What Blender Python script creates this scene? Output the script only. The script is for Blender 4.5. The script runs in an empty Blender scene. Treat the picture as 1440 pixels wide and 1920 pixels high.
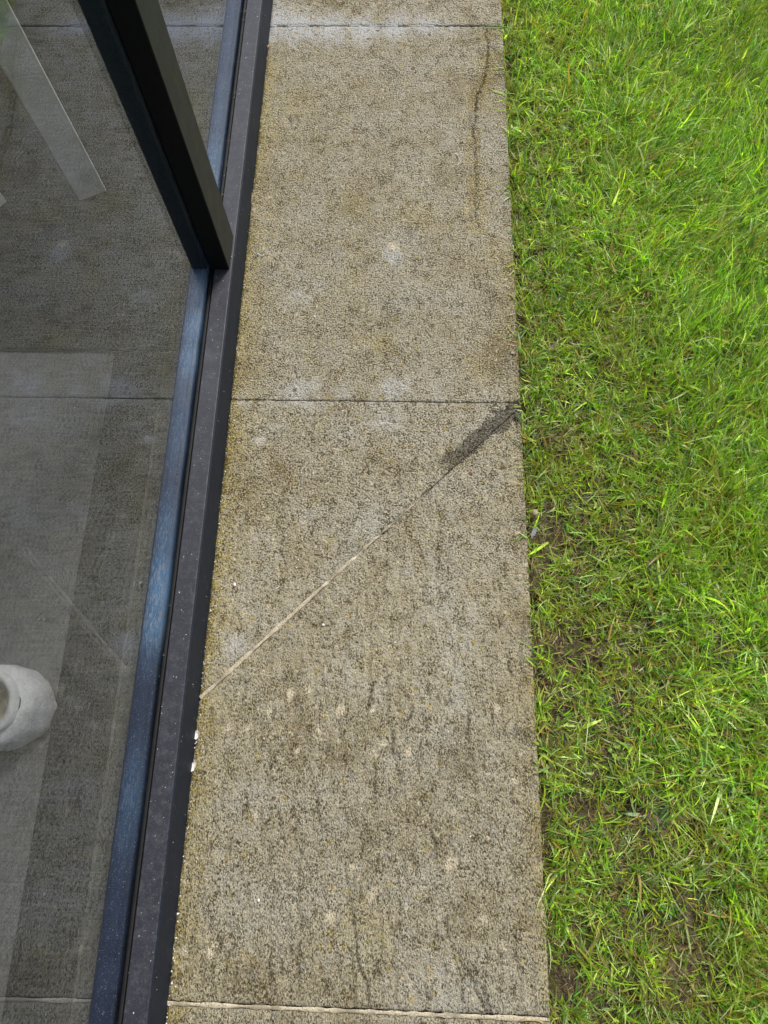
import bpy, bmesh, math, random
import numpy as np
from mathutils import Matrix, Vector

scene = bpy.context.scene
col = scene.collection
rng = np.random.default_rng(7)
random.seed(7)

# ------------------------------------------------------------------ camera
F = 1276.0                                             # focal length in photo pixels (1440 x 1920)
CAM = np.array([0.4005, 0.6507, 1.4216])
ROT = np.array([[0.999651, -0.015139, 0.021669], [0.021313, 0.946533, -0.321902], [-0.015637, 0.322251, 0.946525]])
cd = bpy.data.cameras.new('camera')
cam = bpy.data.objects.new('camera', cd)
col.objects.link(cam)
cd.sensor_fit = 'VERTICAL'
cd.sensor_height = 36.0
cd.lens = 36.0 * F / 1920.0
cd.clip_start = 0.01
cd.clip_end = 300.0
m4 = Matrix([list(ROT[i]) + [CAM[i]] for i in range(3)] + [[0, 0, 0, 1]])
cam.matrix_world = m4
scene.camera = cam

# ------------------------------------------------------------------ light
SUN_EL, SUN_AZ = 52.0, 62.0                            # degrees; azimuth measured from +x towards +y
world = bpy.data.worlds.new('World')
scene.world = world
world.use_nodes = True
wn = world.node_tree
wn.nodes.clear()
w_out = wn.nodes.new('ShaderNodeOutputWorld')
w_bg = wn.nodes.new('ShaderNodeBackground')
w_hs = wn.nodes.new('ShaderNodeHueSaturation')
w_sky = wn.nodes.new('ShaderNodeTexSky')
w_sky.sky_type = 'NISHITA'
w_sky.sun_disc = False
w_sky.sun_elevation = math.radians(SUN_EL)
w_sky.sun_rotation = math.radians(90.0 - SUN_AZ)
w_sky.dust_density = 3.0
w_hs.inputs['Saturation'].default_value = 0.45          # high thin cloud washes the blue out
w_bg.inputs['Strength'].default_value = 0.085
wn.links.new(w_sky.outputs[0], w_hs.inputs['Color'])
wn.links.new(w_hs.outputs[0], w_bg.inputs['Color'])
wn.links.new(w_bg.outputs[0], w_out.inputs['Surface'])
sd = bpy.data.lights.new('sun', 'SUN')
sd.energy = 1.5
sd.angle = math.radians(10.0)
sd.color = (1.0, 0.95, 0.87)
sun = bpy.data.objects.new('sun', sd)
col.objects.link(sun)
sdir = Vector((math.cos(math.radians(SUN_EL)) * math.cos(math.radians(SUN_AZ)),
               math.cos(math.radians(SUN_EL)) * math.sin(math.radians(SUN_AZ)), math.sin(math.radians(SUN_EL))))
sun.rotation_euler = sdir.to_track_quat('Z', 'Y').to_euler()
sun.location = (3, 3, 6)

scene.view_settings.view_transform = 'Standard'
scene.view_settings.look = 'None'
scene.view_settings.gamma = 1.0
scene.view_settings.use_curve_mapping = False
scene.view_settings.exposure = 1.20
scene.render.engine = 'CYCLES'
scene.cycles.max_bounces = 8
scene.cycles.transparent_max_bounces = 16
scene.cycles.caustics_reflective = False
scene.cycles.caustics_refractive = False

# ------------------------------------------------------------------ measures (metres)
W = 0.68                                               # path width, rail face at x = 0, lawn edge at x = W
H = 0.1006                                             # top of the bottom rail
D = 0.048                                              # rail face to glass
Y0, Y1, Y2 = 2.632, 1.4074, 0.2046                     # joints across the path
MA, MB, ME = 1.6937, 1.7923, 0.0046                    # mullion near side, far side, set-back
K0, K1 = 0.726, 1.3986                                 # slanting joint, at x = 0 and x = W


def ground(px, py, z=0.0):
    """the point at height z that the photo shows at pixel (px, py)"""
    d = ROT @ np.array([(px - 720) / F, -(py - 960) / F, -1.0])
    return CAM + (z - CAM[2]) / d[2] * d


# ------------------------------------------------------------------ noise
def lattice(ix, iy, seed):
    h = (ix.astype(np.int64) * 374761393 + iy.astype(np.int64) * 668265263 + seed * 1442695041) & 0xffffffff
    h = ((h ^ (h >> 13)) * 1274126177) & 0xffffffff
    h = h ^ (h >> 16)
    return (h & 0xffff) / 65535.0


def vnoise(x, y, seed=0):
    ix, iy = np.floor(x), np.floor(y)
    fx, fy = x - ix, y - iy
    fx = fx * fx * (3 - 2 * fx)
    fy = fy * fy * (3 - 2 * fy)
    a, b = lattice(ix, iy, seed), lattice(ix + 1, iy, seed)
    c, d = lattice(ix, iy + 1, seed), lattice(ix + 1, iy + 1, seed)
    return (a * (1 - fx) + b * fx) * (1 - fy) + (c * (1 - fx) + d * fx) * fy


def fbm(x, y, seed=0, n=4):
    s, a, t = 0.0, 0.5, 0.0
    for i in range(n):
        s = s + a * vnoise(x * 2 ** i + 17.3 * i, y * 2 ** i - 9.1 * i, seed + i)
        t += a
        a *= 0.5
    return s / t


def smooth(e0, e1, x):
    t = np.clip((x - e0) / (e1 - e0), 0, 1)
    return t * t * (3 - 2 * t)


def seg_dist(x, y, pts):
    """distance from points to a polyline, and the fraction along it"""
    best = np.full(np.shape(x), 9.0)
    for (x0, y0), (x1, y1) in zip(pts[:-1], pts[1:]):
        dx, dy = x1 - x0, y1 - y0
        t = np.clip(((x - x0) * dx + (y - y0) * dy) / (dx * dx + dy * dy), 0, 1)
        best = np.minimum(best, np.hypot(x - x0 - t * dx, y - y0 - t * dy))
    return best


# ------------------------------------------------------------------ object helpers
def tag(o, label=None, cat=None, group=None, kind=None):
    if label: o['label'] = label
    if cat: o['category'] = cat
    if group: o['group'] = group
    if kind: o['kind'] = kind
    return o


def empty(name, loc=(0, 0, 0), rz=0.0):
    o = bpy.data.objects.new(name, None)
    o.location = loc
    o.rotation_euler = (0, 0, rz)
    o.empty_display_size = 0.05
    col.objects.link(o)
    return o


def mesh_np(name, v, f, mat, parent=None, smooth_shade=False, attrs=None, loc=None):
    """v (n,3); f (m,3) or (m,4)"""
    v = np.asarray(v, np.float32)
    f = np.asarray(f, np.int32)
    me = bpy.data.meshes.new(name)
    k = f.shape[1]
    me.vertices.add(len(v))
    me.vertices.foreach_set('co', v.ravel())
    me.loops.add(f.size)
    me.loops.foreach_set('vertex_index', f.ravel())
    me.polygons.add(len(f))
    me.polygons.foreach_set('loop_start', np.arange(0, f.size, k, dtype=np.int32))
    if smooth_shade:
        me.polygons.foreach_set('use_smooth', np.ones(len(f), bool))
    me.update(calc_edges=True)
    me.validate()
    for an, av in (attrs or {}).items():
        at = me.attributes.new(an, 'FLOAT_COLOR', 'POINT')
        av = np.asarray(av, np.float32)
        if av.shape[1] == 3:
            av = np.concatenate([av, np.ones((len(av), 1), np.float32)], 1)
        at.data.foreach_set('color', av.ravel())
    me.materials.append(mat)
    o = bpy.data.objects.new(name, me)
    if loc is not None: o.location = loc
    col.objects.link(o)
    if parent: o.parent = parent
    return o


def bm_obj(name, bm, mat, parent=None, smooth_shade=False, loc=None):
    me = bpy.data.meshes.new(name)
    bmesh.ops.recalc_face_normals(bm, faces=bm.faces)
    bm.to_mesh(me)
    bm.free()
    if smooth_shade:
        for p in me.polygons: p.use_smooth = True
    me.materials.append(mat)
    o = bpy.data.objects.new(name, me)
    if loc is not None: o.location = loc
    col.objects.link(o)
    if parent: o.parent = parent
    return o


def box_bm(x0, x1, y0, y1, z0, z1, bev=0.0, bm=None, segs=2):
    b2 = bmesh.new()
    r = bmesh.ops.create_cube(b2, size=1.0)
    for v in r['verts']:
        v.co = Vector(((x0 + x1) / 2 + v.co.x * (x1 - x0), (y0 + y1) / 2 + v.co.y * (y1 - y0), (z0 + z1) / 2 + v.co.z * (z1 - z0)))
    if bev:
        bmesh.ops.bevel(b2, geom=b2.edges[:], offset=bev, segments=segs, profile=0.5, affect='EDGES')
    if bm is None: return b2
    tmp = bpy.data.meshes.new('tmp')
    b2.to_mesh(tmp)
    b2.free()
    bm.from_mesh(tmp)
    bpy.data.meshes.remove(tmp)
    return bm


def tube_arrays(pts, rad, n=6):
    """a tapered tube through pts, closed at both ends; rad one number or one per point"""
    pts = np.asarray(pts, float)
    k = len(pts)
    rad = np.full(k, rad, float) if np.isscalar(rad) else np.asarray(rad, float)
    v, f = [], []
    for i in range(k):
        t = pts[min(i + 1, k - 1)] - pts[max(i - 1, 0)]
        t /= np.linalg.norm(t)
        u = np.cross(t, (0.13, 0.21, 1.0))
        u /= np.linalg.norm(u)
        w = np.cross(t, u)
        for j in range(n):
            a = 2 * math.pi * j / n
            v.append(pts[i] + rad[i] * (math.cos(a) * u + math.sin(a) * w))
    for i in range(k - 1):
        for j in range(n):
            f.append((i * n + j, i * n + (j + 1) % n, (i + 1) * n + (j + 1) % n, (i + 1) * n + j))
    v.append(pts[0]); v.append(pts[-1])
    for j in range(n):
        f.append((k * n, (j + 1) % n, j, j))
        f.append((k * n + 1, (k - 1) * n + j, (k - 1) * n + (j + 1) % n, (k - 1) * n + (j + 1) % n))
    return v, f


def tube_obj(name, pts, rad, mat, parent=None, n=6):
    v, f = tube_arrays(pts, rad, n)
    bm = bmesh.new()
    bv = [bm.verts.new(p) for p in v]
    for q in f:
        q = list(dict.fromkeys(q))
        bm.faces.new([bv[i] for i in q])
    return bm_obj(name, bm, mat, parent, True)


# ------------------------------------------------------------------ materials
class NT:
    """a few shortcuts for building node trees"""
    def __init__(self, name):
        self.m = bpy.data.materials.new(name)
        self.m.use_nodes = True
        self.t = self.m.node_tree
        self.t.nodes.clear()
        self.out = self.t.nodes.new('ShaderNodeOutputMaterial')

    def n(self, kind, **kw):
        o = self.t.nodes.new('ShaderNode' + kind)
        for k, v in kw.items(): setattr(o, k, v)
        return o

    def set(self, sock, v):
        if isinstance(v, bpy.types.NodeSocket): self.t.links.new(v, sock)
        elif isinstance(v, (tuple, list)) and len(v) == 3 and sock.type == 'RGBA': sock.default_value = (*v, 1)
        else: sock.default_value = v

    def math(self, op, a, b=0.0, c=0.0, clamp=False):
        o = self.n('Math', operation=op, use_clamp=clamp)
        for s, v in zip(o.inputs, (a, b, c)): self.set(s, v)
        return o.outputs[0]

    def mix(self, fac, a, b, mode='MIX'):
        o = self.n('Mix', data_type='RGBA', blend_type=mode, clamp_factor=True)
        self.set(o.inputs[0], fac)
        self.set(o.inputs[6], a)
        self.set(o.inputs[7], b)
        return o.outputs[2]

    def pos(self):
        return self.n('NewGeometry').outputs['Position']

    def scaled(self, vec, s):
        o = self.n('Mapping')
        self.set(o.inputs['Vector'], vec)
        o.inputs['Scale'].default_value = s
        return o.outputs[0]

    def noise(self, vec, scale, detail=3.0, rough=0.55, dist=0.0):
        o = self.n('TexNoise')
        self.set(o.inputs['Vector'], vec)
        o.inputs['Scale'].default_value = scale
        o.inputs['Detail'].default_value = detail
        o.inputs['Roughness'].default_value = rough
        o.inputs['Distortion'].default_value = dist
        return o.outputs[0]

    def voro(self, vec, scale, out='Distance', rnd=1.0):
        o = self.n('TexVoronoi')
        self.set(o.inputs['Vector'], vec)
        o.inputs['Scale'].default_value = scale
        o.inputs['Randomness'].default_value = rnd
        return o.outputs[out]

    def step(self, v, a, b):
        o = self.n('MapRange', interpolation_type='SMOOTHSTEP')
        self.set(o.inputs[0], v)
        o.inputs[1].default_value = a
        o.inputs[2].default_value = b
        return o.outputs[0]

    def ramp(self, v, stops):
        o = self.n('ValToRGB')
        self.set(o.inputs[0], v)
        e = o.color_ramp.elements
        while len(e) < len(stops): e.new(0.5)
        for el, (p, c) in zip(e, stops):
            el.position = p
            el.color = (*c, 1)
        return o.outputs[0]

    def attr(self, name):
        o = self.n('Attribute')
        o.attribute_name = name
        s = self.n('SeparateColor')
        self.t.links.new(o.outputs['Color'], s.inputs[0])
        return o.outputs['Color'], s.outputs[0], s.outputs[1], s.outputs[2], o.outputs['Alpha']

    def bump(self, h, strength, dist, normal=None):
        o = self.n('Bump')
        self.set(o.inputs['Height'], h)
        o.inputs['Strength'].default_value = strength
        o.inputs['Distance'].default_value = dist
        if normal is not None: self.set(o.inputs['Normal'], normal)
        return o.outputs[0]

    def done(self, color, rough=0.6, normal=None, metallic=0.0, spec=0.5, **kw):
        p = self.n('BsdfPrincipled')
        self.set(p.inputs['Base Color'], color)
        self.set(p.inputs['Roughness'], rough)
        self.set(p.inputs['Metallic'], metallic)
        self.set(p.inputs['Specular IOR Level'], spec)
        if normal is not None: self.set(p.inputs['Normal'], normal)
        self.t.links.new(p.outputs[0], self.out.inputs[0])
        return self.m


def mat_slab():
    t = NT('weathered_stone')
    P = t.pos()
    _, dirt, haze, lich, fiss = t.attr('wear')
    stones = t.voro(P, 62.0)
    stone_id = t.n('SeparateColor')
    t.set(stone_id.inputs[0], t.voro(P, 62.0, 'Color'))
    # grain: fine pits, stretched along the path where the surface is riven
    Ps = t.scaled(P, (1.0, 0.55, 1.0))
    g_round = t.noise(P, 265.0, 3.0, 0.60)
    g_long = t.noise(Ps, 385.0, 3.0, 0.62, 0.3)
    gm = t.n('Mix', data_type='FLOAT')
    t.set(gm.inputs[0], fiss); t.set(gm.inputs[2], g_round); t.set(gm.inputs[3], g_long)
    grain = gm.outputs[0]
    grain2 = t.noise(P, 105.0, 3.0, 0.6)
    oi = t.n('ObjectInfo')
    va = t.n('VectorMath', operation='SCALE')
    t.set(va.inputs[0], (7.0, 13.0, 3.0)); t.set(va.inputs[3], oi.outputs['Random'])
    vb = t.n('VectorMath', operation='ADD')
    t.set(vb.inputs[0], P); t.set(vb.inputs[1], va.outputs[0])
    blotch = t.noise(vb.outputs[0], 7.0, 5.0, 0.62)
    blotch2 = t.noise(t.scaled(P, (1.3, 1.0, 1.0)), 24.0, 5.0, 0.65)
    tone = t.noise(t.scaled(P, (1.0, 0.8, 1.0)), 48.0, 4.0, 0.6)
    fine = t.noise(P, 700.0, 2.0, 0.5)
    base = t.ramp(blotch, [(0.30, (0.200, 0.163, 0.088)), (0.42, (0.298, 0.264, 0.176)), (0.54, (0.340, 0.312, 0.230)), (0.68, (0.350, 0.336, 0.276))])
    base = t.mix(t.math('MULTIPLY', t.step(blotch2, 0.50, 0.72), 0.50), base, (0.215, 0.178, 0.085))
    base = t.mix(t.math('MULTIPLY', t.step(tone, 0.56, 0.72), 0.60), base, (0.275, 0.283, 0.285))
    base = t.mix(t.math('MULTIPLY', lich, t.step(grain2, 0.36, 0.62)), base, (0.34, 0.265, 0.035))
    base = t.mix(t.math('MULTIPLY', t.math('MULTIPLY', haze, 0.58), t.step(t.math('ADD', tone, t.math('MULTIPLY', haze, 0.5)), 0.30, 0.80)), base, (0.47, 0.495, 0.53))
    _, pale, damp, _, _ = t.attr('spots')
    base = t.mix(t.math('MULTIPLY', t.math('MULTIPLY', pale, 0.95), t.step(grain2, 0.30, 0.50)), base, (0.52, 0.46, 0.33))
    # larger pale and brown grains of the aggregate
    grit = t.step(t.math('ADD', stones, t.math('MULTIPLY', t.math('SUBTRACT', grain2, 0.5), 0.9)), 0.42, 0.22)
    base = t.mix(t.math('MULTIPLY', grit, t.step(stone_id.outputs[0], 0.80, 0.86)), base, (0.44, 0.385, 0.27))
    base = t.mix(t.math('MULTIPLY', t.math('MULTIPLY', grit, 0.8), t.step(stone_id.outputs[1], 0.88, 0.92)), base, (0.13, 0.10, 0.055))
    base = t.mix(t.math('MULTIPLY', t.math('MULTIPLY', grit, 0.7), t.step(stone_id.outputs[2], 0.965, 0.98)), base, (0.33, 0.26, 0.07))
    # light crumbs and dark pits
    base = t.mix(t.step(grain, 0.52, 0.68), base, t.mix(0.55, base, (0.585, 0.545, 0.44)))
    thr = t.math('ADD', t.math('MULTIPLY', t.math('SUBTRACT', blotch2, 0.52), 0.30), t.math('MULTIPLY', haze, -0.07))
    thr = t.math('ADD', thr, t.math('MULTIPLY', t.math('SUBTRACT', tone, 0.5), -0.12))
    pit = t.step(t.math('SUBTRACT', t.math('ADD', 0.485, thr), grain), -0.015, 0.085)
    base = t.mix(t.math('MULTIPLY', pit, 0.92), base, (0.050, 0.039, 0.020))
    base = t.mix(t.math('MULTIPLY', t.step(grain2, 0.60, 0.70), 0.45), base, (0.085, 0.066, 0.035))
    base = t.mix(t.math('MULTIPLY', t.step(grain2, 0.41, 0.33), 0.62), base, (0.070, 0.054, 0.028))
    base = t.mix(t.math('MULTIPLY', t.math('MULTIPLY', pale, 0.60), t.step(grain, 0.36, 0.48)), base, (0.56, 0.50, 0.37))
    # dirt lines, damp
    base = t.mix(t.math('MULTIPLY', dirt, t.step(grain, 0.72, 0.40)), base, (0.045, 0.036, 0.018))
    damp = t.step(t.math('ADD', damp, t.math('ADD', t.math('MULTIPLY', t.math('SUBTRACT', grain2, 0.5), 1.1), t.math('MULTIPLY', t.math('SUBTRACT', grain, 0.5), -1.3))), 0.25, 0.90)
    base = t.mix(t.math('MULTIPLY', damp, 0.78), base, t.mix(t.step(grain, 0.42, 0.66), (0.020, 0.018, 0.014), (0.135, 0.120, 0.090)))
    base = t.mix(0.45, base, t.mix(1.0, base, t.ramp(fine, [(0.3, (0.5, 0.5, 0.5)), (0.7, (1.55, 1.55, 1.5))]), 'MULTIPLY'))
    hgt = t.math('ADD', t.math('MULTIPLY', grain, 1.0), t.math('MULTIPLY', grain2, 0.8))
    nrm = t.bump(hgt, 0.85, 0.009)
    return t.done(base, 0.88, nrm, spec=0.25)


def mat_mortar(name, c0, c1):
    t = NT(name)
    P = t.pos()
    a = t.noise(P, 60.0, 4.0)
    b = t.noise(P, 400.0, 3.0)
    c = t.mix(t.step(a, 0.35, 0.65), c0, c1)
    c = t.mix(t.math('MULTIPLY', t.step(b, 0.50, 0.36), 0.8), c, (0.13, 0.11, 0.075))
    c = t.mix(t.math('MULTIPLY', t.step(t.noise(P, 28.0, 4.0), 0.48, 0.62), 0.65), c, (0.19, 0.16, 0.105))
    return t.done(c, 0.92, t.bump(b, 0.6, 0.002), spec=0.2)


def mat_metal(name, color, rough, dust=0.25, var=0.25, spec=0.5):
    """powder coated aluminium with dust and rain marks"""
    t = NT(name)
    P = t.pos()
    a = t.noise(P, 22.0, 4.0, 0.6)
    b = t.noise(P, 900.0, 2.0, 0.5)
    s = t.noise(t.scaled(P, (1.0, 0.10, 1.0)), 160.0, 3.0, 0.6)
    sp = t.voro(P, 140.0)
    c = t.mix(t.math('MULTIPLY', t.step(a, 0.35, 0.7), var), color, tuple(min(1, x * 1.7 + 0.01) for x in color))
    c = t.mix(t.math('MULTIPLY', t.step(b, 0.5, 0.75), dust), c, (0.22, 0.215, 0.21))
    c = t.mix(t.math('MULTIPLY', t.step(s, 0.60, 0.76), dust * 0.6), c, (0.25, 0.25, 0.25))
    c = t.mix(t.math('MULTIPLY', t.step(sp, 0.13, 0.06), dust * 1.2), c, (0.45, 0.44, 0.42))
    mt = t.noise(P, 75.0, 5.0, 0.7)
    c = t.mix(t.math('MULTIPLY', t.step(mt, 0.45, 0.70), dust * 1.1), c, (0.20, 0.20, 0.205))
    c = t.mix(t.math('MULTIPLY', t.step(t.noise(P, 330.0, 3.0, 0.6), 0.56, 0.72), dust * 1.3), c, (0.26, 0.26, 0.26))
    r = t.math('ADD', rough, t.math('MULTIPLY', t.math('SUBTRACT', a, 0.5), 0.25))
    return t.done(c, r, t.bump(b, 0.12, 0.0006), spec=spec)


def mat_glint_sill():
    """dark blue sill with pale scuffs and sky reflections painted in as bright blue patches"""
    t = NT('scuffed_blue_sill')
    P = t.pos()
    _, patch, edge, _, _ = t.attr('glint_sill')
    a = t.noise(t.scaled(P, (1.0, 0.35, 1.0)), 60.0, 5.0, 0.65, 0.6)
    s = t.noise(t.scaled(P, (1.0, 0.14, 1.0)), 420.0, 4.0, 0.65, 0.8)
    d = t.noise(P, 520.0, 2.0)
    c = t.mix(t.step(t.noise(P, 14.0, 3.0), 0.3, 0.7), (0.018, 0.038, 0.090), (0.036, 0.070, 0.15))
    c = t.mix(t.math('MULTIPLY', patch, t.step(a, 0.10, 0.50)), c, (0.20, 0.55, 1.0))  # bright sky reflections, painted into the base colour
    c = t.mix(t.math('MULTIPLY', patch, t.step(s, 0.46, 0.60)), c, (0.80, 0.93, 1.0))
    c = t.mix(t.math('MULTIPLY', edge, t.step(s, 0.42, 0.62)), c, (0.02, 0.02, 0.026))
    c = t.mix(t.math('MULTIPLY', 0.75, t.step(t.math('ADD', d, t.math('MULTIPLY', s, 0.4)), 0.83, 0.93)), c, (0.75, 0.8, 0.85))
    return t.done(c, 0.42, t.bump(s, 0.15, 0.001), spec=0.5)


def mat_glass():
    """clear pane: reflects by the Fresnel law, each sheet of the sealed unit counted as two faces"""
    t = NT('clear_glass')
    g = t.n('NewGeometry')
    ior = t.n('Mix', data_type='FLOAT')
    t.set(ior.inputs[0], g.outputs['Backfacing'])
    ior.inputs[2].default_value = 1.52
    ior.inputs[3].default_value = 1.0 / 1.52
    fr = t.n('Fresnel')
    t.set(fr.inputs['IOR'], ior.outputs[0])
    r = fr.outputs[0]
    r2 = t.math('MINIMUM', t.math('MULTIPLY', 1.0, t.math('DIVIDE', t.math('MULTIPLY', r, 2.0), t.math('ADD', r, 1.0))), 1.0)
    tr = t.n('BsdfTransparent')
    tr.inputs[0].default_value = (0.93, 0.94, 0.95, 1)
    gl = t.n('BsdfGlossy')
    gl.inputs['Roughness'].default_value = 0.0
    gl.inputs['Color'].default_value = (0.63, 0.70, 0.84, 1)
    # faint film of dust on the pane
    df = t.n('BsdfDiffuse')
    df.inputs['Color'].default_value = (0.6, 0.6, 0.6, 1)
    mx = t.n('MixShader')
    t.set(mx.inputs[0], r2)
    t.t.links.new(tr.outputs[0], mx.inputs[1])
    t.t.links.new(gl.outputs[0], mx.inputs[2])
    P = t.pos()
    sp = t.math('MULTIPLY', t.step(t.noise(t.scaled(P, (1, 1, 0.35)), 170.0, 3.0, 0.6), 0.66, 0.80), 0.30)
    dust = t.math('ADD', 0.004, t.math('MULTIPLY', sp, 0.30))
    m2 = t.n('MixShader')
    t.set(m2.inputs[0], dust)
    t.t.links.new(mx.outputs[0], m2.inputs[1])
    t.t.links.new(df.outputs[0], m2.inputs[2])
    t.t.links.new(m2.outputs[0], t.out.inputs[0])
    return t.m


def mat_soil():
    t = NT('soil_and_far_lawn')
    P = t.pos()
    a = t.noise(P, 14.0, 5.0, 0.6)
    b = t.noise(P, 130.0, 4.0, 0.65)
    c = t.ramp(a, [(0.3, (0.050, 0.036, 0.022)), (0.5, (0.105, 0.080, 0.050)), (0.7, (0.19, 0.155, 0.105))])
    c = t.mix(t.step(b, 0.58, 0.36), c, (0.035, 0.025, 0.016))
    c = t.mix(t.math('MULTIPLY', t.step(t.noise(P, 40.0, 3.0), 0.5, 0.66), 0.5), c, (0.075, 0.085, 0.022))
    # beyond the blades that are built one by one the sheet takes the lawn's colour
    sx = t.n('SeparateXYZ')
    t.set(sx.inputs[0], P)
    far = t.math('MAXIMUM', t.step(sx.outputs[0], 2.1, 2.7), t.math('MAXIMUM', t.step(sx.outputs[1], 3.6, 4.2), t.step(sx.outputs[1], -0.7, -1.3)))
    gr = t.mix(t.step(t.noise(P, 90.0, 5.0, 0.7), 0.35, 0.65), (0.03, 0.065, 0.012), (0.085, 0.17, 0.03))
    c = t.mix(far, c, gr)
    return t.done(c, 0.95, t.bump(t.math('ADD', b, t.math('MULTIPLY', a, 2.0)), 0.8, 0.012), spec=0.2)


def mat_grass():
    t = NT('grass_blade')
    colr, _, _, _, along = t.attr('tint')
    P = t.pos()
    n = t.noise(P, 160.0, 2.0)
    c = t.mix(1.0, colr, t.ramp(n, [(0.3, (0.75, 0.75, 0.75)), (0.7, (1.25, 1.25, 1.2))]), 'MULTIPLY')
    p = t.n('BsdfPrincipled')
    t.set(p.inputs['Base Color'], c)
    p.inputs['Roughness'].default_value = 0.36
    p.inputs['Specular IOR Level'].default_value = 0.45
    tl = t.n('BsdfTranslucent')
    t.set(tl.inputs['Color'], t.mix(1.0, c, (1.45, 1.45, 0.6), 'MULTIPLY'))
    mx = t.n('MixShader')
    mx.inputs[0].default_value = 0.48
    t.t.links.new(p.outputs[0], mx.inputs[1])
    t.t.links.new(tl.outputs[0], mx.inputs[2])
    t.t.links.new(mx.outputs[0], t.out.inputs[0])
    return t.m


def mat_plain(name, c, rough=0.6, var=0.25, scale=60.0, bump=0.2, spec=0.4):
    t = NT(name)
    P = t.pos()
    a = t.noise(P, scale, 4.0, 0.6)
    cc = t.mix(t.step(a, 0.3, 0.7), tuple(x * (1 - var) for x in c), tuple(min(1, x * (1 + var)) for x in c))
    return t.done(cc, rough, t.bump(t.noise(P, scale * 4, 3.0), bump, 0.002), spec=spec)


M = {
    'slab': mat_slab(),
    'mortar_pale': mat_mortar('pale_mortar', (0.42, 0.37, 0.265), (0.53, 0.475, 0.36)),
    'mortar_dark': mat_mortar('dark_joint_dirt', (0.045, 0.038, 0.028), (0.075, 0.062, 0.045)),
    'rail': mat_metal('grey_powder_coat', (0.018, 0.020, 0.029), 0.52, 0.13, 0.2, 0.35),
    'face': mat_metal('charcoal_powder_coat', (0.006, 0.011, 0.022), 0.6, 0.03, 0.10, 0.2),
    'mullion': mat_metal('black_powder_coat', (0.0045, 0.0047, 0.005), 0.50, 0.012, 0.02, 0.12),
    'mullion_face': mat_metal('dark_green_grey_powder_coat', (0.012, 0.0155, 0.0145), 0.5, 0.03, 0.08, 0.2),
    'gasket': mat_plain('black_rubber', (0.010, 0.010, 0.010), 0.7),
    'glint_sill': mat_glint_sill(),
    'inner': mat_metal('blue_black_powder_coat', (0.022, 0.052, 0.078), 0.4, 0.10, 0.15, 0.3),
    'glass': mat_glass(),
    'soil': mat_soil(),
    'grass': mat_grass(),
}


# ------------------------------------------------------------------ the setting: soil
def build_ground():
    xs = np.concatenate([[-60, -20, -6, -1], np.arange(0.55, 2.1, 0.012), [2.4, 3, 5, 10, 25, 60]])
    ys = np.concatenate([[-60, -25, -8, -3, -1.2], np.arange(-0.5, 3.6, 0.012), [4.2, 6, 10, 25, 60]])
    X, Y = np.meshgrid(xs, ys, indexing='ij')
    z = -0.034 + 0.020 * (fbm(X * 9, Y * 9, 3, 3) - 0.5) + 0.020 * (fbm(X * 45, Y * 45, 5, 3) - 0.5)
    near = (X > 0.5) & (X < 2.2) & (Y > -0.6) & (Y < 3.7)
    z = np.where(near, z, -0.034)
    z = np.where(X < 0.5, -0.10, z)
    z = np.where((X < W + 0.012), np.minimum(z, -0.045), z)
    nx, ny = X.shape
    idx = np.arange(nx * ny).reshape(nx, ny)
    f = np.stack([idx[:-1, :-1], idx[1:, :-1], idx[1:, 1:], idx[:-1, 1:]], -1).reshape(-1, 4)
    o = mesh_np('ground', np.stack([X, Y, z], -1).reshape(-1, 3), f, M['soil'], smooth_shade=True)
    return tag(o, 'brown soil showing between thin grass, running out under the lawn', 'ground', kind='structure')


build_ground()

# ------------------------------------------------------------------ the path and its slabs
CRACK_LINE = [tuple(ground(*q)[:2]) for q in ((908, 45), (914, 75), (914, 105), (908, 145), (895, 180), (890, 215), (887, 250), (891, 290), (893, 330), (892, 380), (898, 430))]
DAMP = [tuple(ground(*q)[:2]) for q in ((968, 772), (925, 805), (890, 830), (868, 846), (852, 862))]
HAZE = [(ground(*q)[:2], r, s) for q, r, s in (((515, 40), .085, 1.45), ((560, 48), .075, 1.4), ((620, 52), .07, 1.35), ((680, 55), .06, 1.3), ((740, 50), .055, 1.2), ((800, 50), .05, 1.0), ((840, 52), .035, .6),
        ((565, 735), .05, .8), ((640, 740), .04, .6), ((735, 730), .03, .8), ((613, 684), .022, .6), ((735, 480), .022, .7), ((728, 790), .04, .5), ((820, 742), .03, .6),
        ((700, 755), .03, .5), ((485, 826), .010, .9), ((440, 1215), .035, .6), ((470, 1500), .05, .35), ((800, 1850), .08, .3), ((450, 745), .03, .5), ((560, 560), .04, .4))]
rs = np.random.default_rng(21)
SPOT = []
for q in ((505, 1335), (545, 1300), (430, 1365), (465, 1365), (600, 1365), (700, 1410), (555, 1405), (480, 1530), (720, 1395), (765, 1410), (710, 1590), (620, 1715), (700, 1672), (765, 1700),
          (845, 1620), (905, 1725), (965, 1465), (945, 1775), (930, 1330), (820, 1300), (700, 1330), (395, 1780), (345, 1783), (870, 1390), (660, 1620), (580, 1290), (735, 465), (487, 826), (640, 1330), (800, 1535)):
    SPOT.append((ground(*q)[:2], rs.uniform(.006, .013)))
MOSSY = [(ground(*q)[:2], r, s) for q, r, s in (((540, 190), .07, .55), ((500, 240), .05, .5), ((480, 430), .03, .6), ((650, 385), .06, .5), ((780, 400), .06, .4), ((930, 200), .05, .4),
         ((940, 480), .06, .5), ((950, 620), .05, .5), ((720, 640), .04, .6), ((900, 690), .05, .4), ((690, 1240), .04, .4), ((850, 850), .03, .7), ((950, 815), .02, .6), ((690, 1750), .06, .5), ((400, 950), .05, .5), ((660, 530), .05, .4))]
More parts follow.
